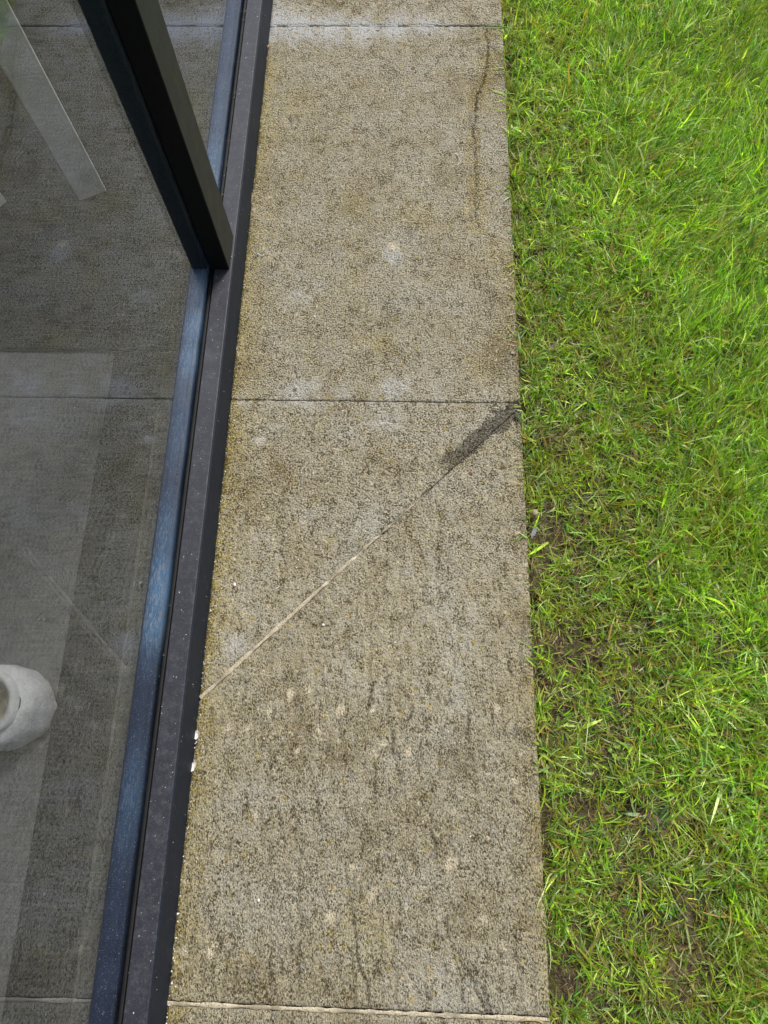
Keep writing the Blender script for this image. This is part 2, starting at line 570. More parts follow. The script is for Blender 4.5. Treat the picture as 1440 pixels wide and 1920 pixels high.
DARK = [(ground(*q)[:2], r, s) for q, r, s in (((735, 130), .04, .5), ((500, 330), .05, .55), ((690, 250), .03, .4), ((640, 390), .05, .5), ((770, 430), .03, .6), ((490, 510), .04, .5), ((730, 600), .05, .55),
        ((740, 660), .03, .6), ((920, 560), .06, .4), ((930, 680), .05, .5), ((850, 330), .04, .35), ((720, 340), .03, .4), ((500, 640), .03, .4), ((600, 470), .03, .35), ((860, 1420), .05, .5), ((700, 1560), .05, .3),
        ((840, 1050), .05, .3), ((990, 1390), .025, .9), ((1010, 1500), .02, .6), ((980, 930), .02, .7), ((968, 700), .03, .7), ((765, 950), .02, .6), ((660, 1040), .02, .6), ((540, 160), .04, .3))]


FISSURES = []
for a, b in (((772, 1325), (765, 1350)), ((738, 1372), (737, 1415)), ((595, 1500), (600, 1545)), ((780, 1420), (786, 1450)), ((880, 1335), (872, 1400)), ((688, 1852), (692, 1890)), ((663, 1715), (668, 1790)), ((668, 1790), (690, 1850)),
             ((877, 1820), (915, 1905)), ((905, 1850), (922, 1905)), ((748, 1690), (752, 1715)), ((810, 1560), (818, 1600)), ((838, 1715), (840, 1760)), ((460, 1490), (463, 1515)), ((965, 1850), (966, 1875)), ((700, 1280), (690, 1330)), ((515, 1330), (512, 1350))):
    p0, p1 = ground(*a), ground(*b)
    md = (p0 + p1) / 2
    FISSURES.append(([tuple(p0[:2]), (md[0] + rs.normal(0, .002), md[1]), tuple(p1[:2])], .0020))
for _ in range(60):
    a = ground(rs.uniform(330, 1000), rs.uniform(1250, 1910))
    l = rs.uniform(.006, .022)
    FISSURES.append(([tuple(a[:2]), (a[0] + rs.normal(0, .0025), a[1] + l)], rs.uniform(.0012, .0020)))


def slab_mesh(x0, x1, lo, hi, fiss, seed, nx, ny, lift=0.0):
    """a stone slab between the curves y = lo(x) and y = hi(x); relief, worn edges and skirts are real"""
    u = np.linspace(0, 1, nx)
    v = np.linspace(0, 1, ny)
    X = (x0 + (x1 - x0) * u)[:, None] * np.ones(ny)[None]
    Lo, Hi = lo(X[:, 0]), hi(X[:, 0])
    Y = Lo[:, None] + (Hi - Lo)[:, None] * v[None]
    # ragged edges
    jag = 0.0012 * (fbm(X * 160, Y * 160, seed + 40, 3) - 0.5) * 2
    ex = np.minimum(X - x0, x1 - X)
    ey = np.minimum(Y - Lo[:, None], Hi[:, None] - Y)
    X = X + jag * np.where(u < .02, -1, np.where(u > .98, 1, 0))[:, None]
    Y = Y + 0.6 * jag * np.where(v < .02, -1, np.where(v > .98, 1, 0))[None]
    z = 0.0022 * (fbm(X * 30, Y * 26, seed, 3) - 0.5) + (0.0030 + 0.0018 * fiss) * (fbm(X * 120, Y * (120 - 75 * fiss), seed + 5, 3) - 0.5)
    if fiss:
        rv = fbm(X * 95 + 2 * fbm(X * 20, Y * 20, 3, 2), Y * 16, seed + 9, 3)
        z = z - 0.0035 * smooth(0.60, 0.72, rv) * fiss
    edge = np.minimum(ex, ey)
    chip = 0.002 + 0.006 * smooth(0.55, 0.8, fbm(X * 25, Y * 25, seed + 11, 3))
    z = z - 0.0022 * np.exp(-np.maximum(edge, 0) / chip)
    dirt = np.zeros_like(X); haze = np.zeros_like(X); lich = np.zeros_like(X); pale = np.zeros_like(X); damp = np.zeros_like(X)
    wob = (fbm(X * 70, Y * 70, 77, 3) - 0.5)
    wob2 = (fbm(X * 28, Y * 28, 79, 3) - 0.5)
    # meandering crack near the lawn edge
    if Y.max() > 1.5:
        dc = seg_dist(X + 0.018 * wob, Y + 0.018 * wob, CRACK_LINE)
        fade = smooth(1.75, 2.2, Y) * (Y < Y0)
        z = z - 0.003 * np.exp(-(dc / 0.003) ** 2) * fade
        dirt = np.maximum(dirt, np.exp(-(dc / 0.0042) ** 2) * (0.65 + 0.6 * fade) * (Y < Y0 - 0.01))
        dirt = np.maximum(dirt, 0.5 * np.exp(-(dc / 0.016) ** 2) * fade * smooth(.35, .6, fbm(X * 40, Y * 40, 83, 2)))
        lich = np.maximum(lich, 0.7 * np.exp(-(dc / 0.03) ** 2) * smooth(.4, .6, fbm(X * 22, Y * 22, 84, 2)))
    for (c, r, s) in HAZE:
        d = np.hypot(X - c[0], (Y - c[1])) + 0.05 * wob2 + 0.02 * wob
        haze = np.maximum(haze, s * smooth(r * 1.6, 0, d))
    for (c, r) in SPOT:
        d = np.hypot(X - c[0], (Y - c[1]) * 0.8) + 0.022 * wob
        pale = np.maximum(pale, smooth(r, r * 0.25, d))
    for (c, r, s) in MOSSY:
        d = np.hypot(X - c[0], Y - c[1]) + 0.06 * wob2
        lich = np.maximum(lich, s * smooth(r * 1.4, 0, d))
    for (c, r, s) in DARK:
        d = np.hypot(X - c[0], Y - c[1]) + 0.06 * wob2 + 0.03 * wob
        dirt = np.maximum(dirt, 0.75 * s * smooth(r * 1.2, 0, d))
    # short open fissures along the grain of the riven slabs
    if fiss > .5:
        for (pts, wd) in FISSURES:
            pa = np.array(pts)
            sel = (X > pa[:, 0].min() - .02) & (X < pa[:, 0].max() + .02) & (Y > pa[:, 1].min() - .02) & (Y < pa[:, 1].max() + .02)
            if not sel.any(): continue
            df = seg_dist(X[sel] + .006 * wob[sel], Y[sel], pts)
            z[sel] -= .0035 * np.exp(-(df / wd) ** 2)
            dirt[sel] = np.maximum(dirt[sel], np.exp(-(df / (wd * 1.25)) ** 2))
    # growth along the rail and a thinner one along the lawn
    along = 0.6 + 0.8 * (fbm(Y * 6, Y * 0 + 3.3, 5, 3) - 0.3)
    lich = np.maximum(lich, np.clip(1.3 * along * np.exp(-np.maximum(X - 0.004, 0) / (0.020 + 0.028 * (wob2 + .5)) ), 0, 1) * smooth(2.56, 2.45, Y))
    lich = np.maximum(lich, 0.55 * np.exp(-np.maximum(W - X, 0) / 0.03) * smooth(0.45, 0.6, fbm(X * 8, Y * 8, 15, 3)))
    dirt = np.maximum(dirt, 0.85 * np.exp(-np.maximum(X - 0.002, 0) / 0.006) * smooth(0.35, 0.6, fbm(X * 20, Y * 20, 16, 3)))
    dirt = np.maximum(dirt, 0.75 * np.exp(-np.maximum(W - X, 0) / 0.010) * smooth(0.45, 0.65, fbm(X * 14, Y * 9, 18, 3)))
    # the damp stain round the open end of the slanting joint
    dd = seg_dist(X, Y, DAMP) + 0.030 * wob + 0.024 * wob2
    side = 0.024 + 0.012 * ((Y - (K0 + (K1 - K0) * X / W)) > 0)
    damp = np.maximum(damp, smooth(side * 1.25, side * 0.35, dd))
    dp = np.abs(Y - (K0 + (K1 - K0) * X / W)) * 0.71
    dirt = np.maximum(dirt, 0.75 * np.exp(-dp / 0.006) * smooth(0.5, 0.66, fbm(X * 18, Y * 18, 19, 3)))
    FI = np.full_like(X, 0.0) + (smooth(1.3, 0.5, Y) * 0.9 if fiss else 0.12)
    verts = np.stack([X, Y, z + lift], -1).reshape(-1, 3)
    wear = np.stack([dirt, haze, np.clip(lich, 0, 1), FI], -1).reshape(-1, 4)
    spots = np.stack([pale, damp, 0 * pale], -1).reshape(-1, 3)
    idx = np.arange(nx * ny).reshape(nx, ny)
    f = [np.stack([idx[:-1, :-1], idx[1:, :-1], idx[1:, 1:], idx[:-1, 1:]], -1).reshape(-1, 4)]
    ring = np.concatenate([idx[:, 0], idx[-1, 1:], idx[::-1, -1][1:], idx[0, ::-1][1:-1]])
    sk = verts[ring].copy()
    sk[:, 2] = -0.05
    n0 = len(verts)
    k = len(ring)
    lower = n0 + np.arange(k)
    f.append(np.stack([ring, lower, np.roll(lower, -1), np.roll(ring, -1)], -1))
    verts = np.concatenate([verts, sk])
    wear = np.concatenate([wear, wear[ring]])
    spots = np.concatenate([spots, spots[ring]])
    return verts, np.concatenate(f), {'wear': wear, 'spots': spots}


path = box_bm(0.004, W - 0.006, -1.95, 6.25, -0.098, -0.014)
path = tag(bm_obj('path', path, M['mortar_dark']), 'narrow path of weathered stone slabs between the glazing and the lawn', 'path', kind='structure')
cr = lambda x: K0 + (K1 - K0) * np.asarray(x) / W
con = lambda y: (lambda x: np.full(np.shape(x), y, float))


def y2line(x):
    return Y2 - 0.0069 * np.asarray(x) / W


def crack_half(x):
    return 0.0011 + 0.0024 * smooth(0.52, 0.30, np.asarray(x)) + 0.0012 * (fbm(np.asarray(x) * 60, np.asarray(x) * 0, 12, 3) - 0.5)


XR = W
slabs = [
    (con(Y0 + 0.0010), con(Y0 + 1.222), 0.15, 11, 170, 260),
    (con(Y1 + 0.0008), con(Y0 - 0.0010), 0.15, 23, 228, 410),
    (lambda x: np.minimum(cr(x) + crack_half(x), Y1 - 0.003), con(Y1 - 0.0006), 0.35, 37, 228, 230),
    (lambda x: y2line(x) + 0.0042, lambda x: cr(x) - crack_half(x), 0.8, 41, 228, 390),
    (con(Y2 - 1.20), lambda x: y2line(x) - 0.0042, 0.8, 53, 150, 240),
]
LIFT = (0.0012, 0.0, -0.0005, 0.0006, 0.0)
slab_labels = (None, None, 'slab cut along a slant, on the far side of the slanting joint', 'slab cut along a slant, on the near side of the slanting joint', None)
for (lo, hi, fi, sd_, nx, ny), lf, lb in zip(slabs, LIFT, slab_labels):
    v, f, at = slab_mesh(0.0015, XR, lo, hi, fi, sd_, nx, ny, lf)
    s = mesh_np('paving_slab', v, f, M['slab'], path, True, at)
    if lb: s['label'] = lb
for a, b in ((-1.94, -1.003), (3.862, 5.05), (5.058, 6.24)):       # slabs beyond the frame
    v, f, at = slab_mesh(0.0015, XR, con(a), con(b), 0.3, 61 + int(a * 3), 60, 110)
    mesh_np('paving_slab', v, f, M['slab'], path, True, at)


def strip_mortar(name, pts, half, z, mat, seed, amp=0.0012):
    """a thin line of mortar lying in a joint"""
    pts = np.array(pts)
    n = max(30, int(np.linalg.norm(pts[-1] - pts[0]) / 0.004))
    t = np.linspace(0, 1, n)
    c = pts[0][None] + (pts[-1] - pts[0])[None] * t[:, None]
    d = (pts[-1] - pts[0]) / np.linalg.norm(pts[-1] - pts[0])
    nn = np.array([-d[1], d[0]])
    hw = half(t) if callable(half) else np.full(n, half)
    zz = z(t) if callable(z) else np.full(n, z)
    rows = []
    for k in (-1.0, -0.35, 0.35, 1.0):
        q = c + nn[None] * (k * hw)[:, None]
        h = zz + amp * (fbm(q[:, 0] * 200, q[:, 1] * 200, seed, 3) - 0.5) - 0.0012 * (abs(k) > .9)
        rows.append(np.concatenate([q, h[:, None]], 1))
    V = np.stack(rows, 1)
    idx = np.arange(n * 4).reshape(n, 4)
    f = np.stack([idx[:-1, :-1], idx[1:, :-1], idx[1:, 1:], idx[:-1, 1:]], -1).reshape(-1, 4)
    return mesh_np(name, V.reshape(-1, 3), f, mat, path, True)


j = strip_mortar('joint_mortar', [(0.002, Y2), (W - 0.001, Y2 - 0.0069)], lambda t: 0.0028 + 0.0034 * (fbm(t * 45, t * 0, 13, 3) - .35), -0.0002, M['mortar_pale'], 3)
j['label'] = 'pale mortar line across the near end of the path'
j = strip_mortar('joint_mortar', [(0.004, K0 + 0.004), (0.47, K0 + (K1 - K0) * 0.47 / W)], lambda t: 0.0006 + 0.0024 * smooth(1.0, .72, t) + 0.0008 * smooth(.7, .3, t) + 0.0030 * (fbm(t * 40, t * 0, 9, 3) - .5) * smooth(1.0, .9, t),
                 lambda t: 0.0026 - 0.0060 * smooth(.78, 1.0, t) - 0.0065 * smooth(.56, .66, fbm(t * 30, t * 0 + 2, 31, 3)) * smooth(.4, .7, t), M['mortar_pale'], 5)
j['label'] = 'pale mortar filling the lower part of the slanting joint'
hz = ground(820, 50)[0]
j = strip_mortar('joint_mortar', [(0.004, Y0), (hz, Y0)], 0.0025, lambda t: 0.0006 - 0.004 * smooth(.55, .64, fbm(t * 14, t * 0 + 4, 8, 3)), mat_mortar('grey_cement', (0.40, 0.42, 0.43), (0.50, 0.51, 0.52)), 6)
j['label'] = 'grey cement smeared in the joint at the far end'

# ------------------------------------------------------------------ the glazing
wall = empty('glazed_wall', (0, 0, 0))
tag(wall, 'dark metal framed glazing with a blue scuffed sill beside the stone path', 'glass wall')
YA, YB = -1.9, 6.2
TOP = 2.45
# bottom rail: one pressed profile; rounded arrises
rail = box_bm(-0.0405, 0.0, YA, YB, 0.028, H, 0.0016, segs=2)
bm_obj('bottom_rail', rail, M['rail'], wall)
face = box_bm(-0.030, 0.0022, YA, YB, -0.012, H - 0.0045, 0.001)
bm_obj('rail_face', face, M['face'], wall)
bm_obj('glazing_channel', box_bm(-0.0545, -0.0420, YA, YB, -0.05, H - 0.022), M['gasket'], wall)
bm_obj('sealing_gasket', box_bm(-D - 0.0045, -0.0455, YA, YB, H - 0.024, H - 0.010, 0.0012), M['gasket'], wall)
pane_y = [(-1.88, -0.79), (-0.69, MA - 0.004), (MB + 0.004, 4.08), (4.18, 6.18)]
for a, b in pane_y:
    g = bm_obj('glass_pane', box_bm(-D - 0.0065, -D - 0.0005, a, b, H - 0.018, TOP - 0.05), M['glass'], wall)


# inner sill: the blue strip seen through the foot of the glass
def inner_sill():
    n = 900
    ys = np.linspace(YA, YB, n)
    prof = [(-0.0560, -0.030), (-0.0560, -0.0065), (-0.0575, -0.0045), (-0.066, -0.0018), (-0.080, 0.0), (-0.0935, 0.0), (-0.0955, -0.0015), (-0.0960, -0.004), (-0.0960, -0.092)]
    px = np.array([p[0] for p in prof]); pz = np.array([p[1] for p in prof]) + H
    V = np.stack([np.broadcast_to(px, (n, len(px))), np.broadcast_to(ys[:, None], (n, len(px))), np.broadcast_to(pz, (n, len(px)))], -1)
    idx = np.arange(n * len(px)).reshape(n, len(px))
    f = np.stack([idx[:-1, :-1], idx[1:, :-1], idx[1:, 1:], idx[:-1, 1:]], -1).reshape(-1, 4)
    patch = np.zeros((n, len(px)))  # where the painted sky reflections lie along the sill
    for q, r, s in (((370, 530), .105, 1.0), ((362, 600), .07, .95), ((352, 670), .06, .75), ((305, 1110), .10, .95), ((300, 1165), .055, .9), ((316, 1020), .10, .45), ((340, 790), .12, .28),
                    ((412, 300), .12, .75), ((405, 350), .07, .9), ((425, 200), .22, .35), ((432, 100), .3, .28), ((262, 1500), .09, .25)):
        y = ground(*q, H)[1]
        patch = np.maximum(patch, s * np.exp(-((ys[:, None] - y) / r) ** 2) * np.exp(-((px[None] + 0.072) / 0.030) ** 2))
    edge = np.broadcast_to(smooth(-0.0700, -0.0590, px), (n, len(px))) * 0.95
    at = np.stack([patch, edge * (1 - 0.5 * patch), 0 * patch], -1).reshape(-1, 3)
    o = mesh_np('inner_sill', V.reshape(-1, 3), f, M['glint_sill'], wall, True, {'glint_sill': at})
    o['label'] = 'blue scuffed strip behind the foot of the glass'


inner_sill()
# mullions: outside half, inside half
for k, (a, b) in enumerate(((-0.785, -0.695), (MA, MB), (4.085, 4.175))):
    bm_obj('mullion', box_bm(-D - 0.001, -ME - 0.0012, a, b, H + 0.0006, TOP - 0.05, 0.0015), M['mullion'], wall)
    bm_obj('mullion_cover', box_bm(-ME - 0.0022, -ME, a + 0.0012, b - 0.0012, H + 0.0006, TOP - 0.05, 0.0006), M['mullion_face'], wall)
    bm_obj('inner_mullion', box_bm(-0.0955, -D - 0.0085, a, b, H + 0.0006, TOP - 0.05, 0.003), M['inner'], wall)
bm_obj('top_rail', box_bm(-0.0955, 0.0, YA, YB, TOP - 0.05, TOP + 0.02, 0.002), M['rail'], wall)

# ------------------------------------------------------------------ the room behind the glass
M['floor'] = mat_plain('pale_grey_floor', (0.19, 0.19, 0.19), 0.45, 0.08, 30.0, 0.05)
M['strip'] = mat_plain('dark_stone_strip', (0.030, 0.031, 0.036), 0.6, 0.2, 50.0, 0.1)
M['edge'] = mat_plain('grey_floor_edging', (0.10, 0.103, 0.11), 0.6, 0.2, 50.0, 0.1)
M['rug'] = mat_plain('charcoal_rug_pile', (0.014, 0.014, 0.015), 0.95, 0.3, 150.0, 0.6)
M['white'] = mat_plain('white_lacquer', (0.82, 0.81, 0.79), 0.4, 0.04, 20.0, 0.02)
M['plaster'] = mat_plain('grey_plaster', (0.28, 0.28, 0.27), 0.9, 0.08, 10.0, 0.1)
RX = -3.2
fl = bm_obj('floor', box_bm(RX, -0.098, YA, YB, -0.06, 0.0), M['floor'])
tag(fl, 'pale floor of the room behind the glass', 'floor', kind='structure')
bm_obj('floor_strip', box_bm(-0.288, -0.168, YA, 1.533, 0.0, 0.0045), M['strip'], fl)
bm_obj('floor_edging', box_bm(-0.160, -0.099, YA, 1.533, 0.0, 0.006), M['edge'], fl)
rug = empty('rug', (-0.9, 2.7, 0))
tag(rug, 'charcoal rug inside behind the glass, its straight edge facing the near end', 'rug')
rb = bm_obj('pile', box_bm(-1.0, 0.795, -1.167, 1.2, 0.0005, 0.011, 0.003), M['rug'], rug)
for nm, (x0, x1, z0, z1), mt in (('back_wall', (RX - 0.15, RX, -0.06, 2.6), 'plaster'),):
    o = bm_obj(nm, box_bm(x0, x1, YA - 0.15, YB + 0.15, z0, z1), M[mt]); tag(o, 'grey back wall of the room', 'wall', kind='structure')
for a in (YA - 0.15, YB):
    o = bm_obj('side_wall', box_bm(RX, 0.0, a, a + 0.149, -0.06, 2.6), M['plaster']); tag(o, 'grey end wall of the room', 'wall', kind='structure')
o = bm_obj('ceiling', box_bm(RX - 0.15, 0.02, YA - 0.16, YB + 0.16, 2.601, 2.75), M['plaster']); tag(o, 'flat roof over the room', 'ceiling', kind='structure')
o = bm_obj('lintel', box_bm(-0.12, -0.002, YA, YB, TOP + 0.0205, 2.6), M['plaster']); tag(o, 'plain band over the glazing', 'wall', kind='structure')


def white_post(x0, x1, y0, y1, label, h=2.59, rz=0.0):
    e = empty('white_post', ((x0 + x1) / 2, (y0 + y1) / 2, 0.0115), rz)
    tag(e, label, 'post', 'white posts inside behind the glass')
    w, d = (x1 - x0) / 2, (y1 - y0) / 2
    bm_obj('post_shaft', box_bm(-w, w, -d, d, 0.004, h, 0.002), M['white'], e)
    bm_obj('base_plate', box_bm(-w + .004, w - .004, -d + .004, d - .004, 0.0, 0.006), M['strip'], e)
    return e


white_post(-0.452, -0.378, 1.988, 2.006, 'pale upright post standing on the dark rug inside, nearer the mullion', h=1.1, rz=0.45)
white_post(-0.715, -0.645, 1.93, 1.99, 'pale upright post turned at an angle on the rug, cut off by the picture edge', h=0.9, rz=0.9)


# pale pot
def lathe(profile, n=40, wob=0.0, seed=0):
    r = np.array([p[0] for p in profile]); z = np.array([p[1] for p in profile])
    a = np.linspace(0, 2 * math.pi, n, endpoint=False)
    rr = r[:, None] * (1 + wob * (fbm(np.cos(a)[None] * 2 + 5 + z[:, None] * 20, np.sin(a)[None] * 2 + 5, seed, 3) - 0.5))
    V = np.stack([rr * np.cos(a)[None], rr * np.sin(a)[None], np.broadcast_to(z[:, None], rr.shape)], -1)
    k = len(r)
    idx = np.arange(k * n).reshape(k, n)
    nx = np.roll(idx, -1, 1)
    f = np.stack([idx[:-1], nx[:-1], nx[1:], idx[1:]], -1).reshape(-1, 4)
    return V.reshape(-1, 3), f


pc = ground(30, 1325)
pot = empty('white_pot', (pc[0], pc[1], 0.0))
tag(pot, 'pale rounded pot with an open rim standing on the floor behind the glass', 'pot')
v, f = lathe([(0.001, 0.0), (0.066, 0.0), (0.079, 0.004), (0.083, 0.014), (0.084, 0.040), (0.083, 0.072), (0.080, 0.090), (0.073, 0.102), (0.064, 0.107)], 72, 0.26, 5)
M['bisque'] = mat_plain('rough_white_bisque', (0.74, 0.73, 0.70), 0.85, 0.10, 45.0, 0.9)
mesh_np('body', v, f, M['bisque'], pot, True)
v, f = lathe([(0.064, 0.106), (0.063, 0.119), (0.060, 0.123), (0.053, 0.123), (0.048, 0.119), (0.046, 0.105)], 72, 0.10, 6)
mesh_np('rim', v, f, M['bisque'], pot, True)
v, f = lathe([(0.046, 0.105), (0.044, 0.06), (0.030, 0.05), (0.0005, 0.05)], 40)
mesh_np('lining', v, f, mat_plain('buff_clay', (0.55, 0.50, 0.38), 0.9), pot, True)


# ------------------------------------------------------------------ dust and crumbs on the metal
def specks(name, pts, size, mat, parent, kind='stuff', flat=0.4, nrm=None):
    """irregular little flakes: squashed octahedra"""
    base = np.array([(1, 0, 0), (-1, 0, 0), (0, 1, 0), (0, -1, 0), (0, 0, 1), (0, 0, -1)], float)
    fc = np.array([(0, 2, 4), (2, 1, 4), (1, 3, 4), (3, 0, 4), (2, 0, 5), (1, 2, 5), (3, 1, 5), (0, 3, 5)])
    n = len(pts)
    s = size(n)
    j = rng.uniform(0.55, 1.4, (n, 6, 3)) * base[None]
    j[..., 0] *= rng.uniform(0.5, 1.6, n)[:, None]
    a = rng.uniform(0, 2 * math.pi, n)
    c, q = np.cos(a)[:, None], np.sin(a)[:, None]
    X = j[..., 0] * c - j[..., 1] * q
    Y = j[..., 0] * q + j[..., 1] * c
    V = np.stack([X, Y, j[..., 2] * flat], -1)
    if nrm == 'x': V = V[..., [2, 1, 0]]
    V = V * s[:, None, None] + np.asarray(pts)[:, None]
    Fc = (fc[None] + 6 * np.arange(n)[:, None, None]).reshape(-1, 3)
    o = mesh_np(name, V.reshape(-1, 3), Fc, mat, parent)
    o['kind'] = kind
    return o


M['chalk'] = mat_plain('white_chalky_dust', (0.68, 0.66, 0.62), 0.9, 0.15, 300.0)
M['husk'] = mat_plain('tan_crumb', (0.42, 0.29, 0.15), 0.9, 0.35, 300.0)
lg = lambda lo, hi: (lambda n: np.exp(rng.uniform(math.log(lo), math.log(hi), n)))
n = 260
specks('dust_speck', np.stack([rng.uniform(-0.039, -0.002, n), rng.uniform(-0.1, 3.4, n), np.full(n, H + 0.0001)], 1), lg(.0003, .0013), M['chalk'], wall)
n = 170
specks('dust_speck', np.stack([np.full(n, 0.0023), rng.uniform(-0.1, 3.4, n), rng.uniform(0.0, H - 0.006, n)], 1), lg(.0003, .0012), M['chalk'], wall, nrm='x')
n = 420
yy = rng.uniform(-0.1, 3.4, n)
specks('dust_speck', np.stack([-0.066 + 0.012 * rng.normal(0, .6, n), yy, np.full(n, H - 0.0002)], 1), lg(.0003, .0014), M['chalk'], wall)
n = 60
specks('crumb', np.stack([rng.uniform(-0.0455, -0.041, n), rng.uniform(1.85, 3.3, n), rng.uniform(H - 0.010, H - 0.003, n)], 1), lg(.0006, .0022), M['husk'], wall)
# crumbs gathered along the foot of the rail and strewn over the slabs
n = 240
yy = rng.uniform(0.0, 2.6, n)
specks('paving_crumbs', np.stack([0.0035 + rng.exponential(0.0025, n), yy, np.full(n, 0.001)], 1), lg(.0006, .0024), M['chalk'], path)
n = 260
specks('paving_crumbs', np.stack([0.003 + rng.exponential(0.004, n), rng.uniform(0.0, 2.6, n), np.full(n, 0.001)], 1), lg(.0006, .0022), M['husk'], path)
n = 150
specks('paving_crumbs', np.stack([rng.uniform(0.01, W - .01, n), rng.uniform(0.0, 2.75, n), np.full(n, 0.001)], 1), lg(.0005, .0024), M['chalk'], path)


# ------------------------------------------------------------------ moss at the foot of the rail
def moss():
    n = 5200
    y = rng.uniform(0.0, 2.55, n)
    keep = vnoise(y * 9, y * 0 + 1.5, 91) + 0.5 * vnoise(y * 40, y * 0, 92) > rng.uniform(0.45, 1.05, n)
    y = y[keep]
    n = len(y)
    x = 0.0028 + rng.exponential(0.0045, n) * (0.4 + vnoise(y * 12, y * 0, 93))
    z = np.full(n, 0.0002)
    a = rng.uniform(0, 2 * math.pi, n)
    l = rng.uniform(0.0012, 0.0034, n)
    w = l * 0.35
    tip = np.stack([x + np.cos(a) * l * .8, y + np.sin(a) * l * .8, z + l * .7], 1)
    b0 = np.stack([x - np.sin(a) * w, y + np.cos(a) * w, z], 1)
    b1 = np.stack([x + np.sin(a) * w, y - np.cos(a) * w, z], 1)
    V = np.stack([b0, b1, tip], 1).reshape(-1, 3)
    F_ = np.arange(3 * n).reshape(-1, 3)
    tints = np.array([(0.16, 0.15, 0.015), (0.21, 0.18, 0.02), (0.10, 0.11, 0.012), (0.20, 0.12, 0.03), (0.27, 0.20, 0.07)])
    c = tints[rng.integers(0, 5, n)] * rng.uniform(.7, 1.2, (n, 1))
    at = np.repeat(c, 3, 0)
    o = mesh_np('moss', V, F_, M['grass'], None, attrs={'tint': at})
    tag(o, 'yellow green moss growing along the foot of the dark rail', 'moss', kind='stuff')


moss()
nc = 900
cx_ = W + 0.001 + rng.exponential(0.05, nc)
cy_ = rng.uniform(-0.1, 2.9, nc)
M['clod'] = mat_plain('dry_soil_crumb', (0.12, 0.088, 0.056), 0.95, 0.4, 200.0)



# ------------------------------------------------------------------ the lawn
BARE = [(ground(*q)[:2], r, s) for q, r, s in (((1092, 305), .060, .8), ((1195, 858), .045, .95), ((1180, 965), .060, .8), ((1030, 960), .045, .95), ((1030, 1050), .045, .85), ((1365, 1222), .050, .95),
        ((1225, 1512), .055, .95), ((1280, 1560), .05, .85), ((1060, 1225), .060, .85), ((1040, 1310), .05, .7), ((1330, 690), .05, .75), ((1300, 660), .05, .6), ((1100, 690), .07, .5), ((1060, 1000), .06, .7), ((1095, 1530), .05, .8),
        ((1290, 1800), .06, .8), ((1320, 1880), .05, .7), ((1060, 1840), .05, .9), ((1330, 1690), .05, .6), ((1120, 1420), .05, .6), ((1340, 1520), .04, .6), ((1240, 1200), .05, .6), ((1050, 640), .05, .5), ((1170, 700), .05, .5),
        ((1015, 900), .03, .8), ((1200, 1700), .05, .5), ((1030, 1600), .03, .7), ((1150, 1330), .04, .5))]


def lush(x, y):
    """how thick and long the sward is, 0 to 1: thin beside the slabs and towards the near end"""
    v = 0.22 + 0.72 * smooth(W + 0.05, W + 0.55, x + 0.07 * (y - 1.2) + 0.12 * (fbm(x * 5, y * 5, 33, 3) - .5)) + 0.10 * (y - 1.5)
    return np.clip(v, 0.18, 1.0)


def soil_z(x, y):
    z = -0.034 + 0.020 * (fbm(x * 9, y * 9, 3, 3) - 0.5) + 0.020 * (fbm(x * 45, y * 45, 5, 3) - 0.5)
    return z


cl = specks('soil_crumbs', np.stack([cx_, cy_, soil_z(cx_, cy_) + .001], 1), lg(.0008, .0042), M['clod'], None, flat=.7)
cl['label'] = 'loose crumbs of brown soil along the edge of the slabs'
GREENS = np.array([(0.300, 0.525, 0.030), (0.205, 0.445, 0.025), (0.400, 0.600, 0.045), (0.450, 0.590, 0.110), (0.105, 0.260, 0.040), (0.245, 0.400, 0.120), (0.430, 0.530, 0.240)])
STRAW = np.array([(0.46, 0.33, 0.10), (0.36, 0.22, 0.06), (0.50, 0.40, 0.18), (0.36, 0.33, 0.05), (0.40, 0.38, 0.06)])


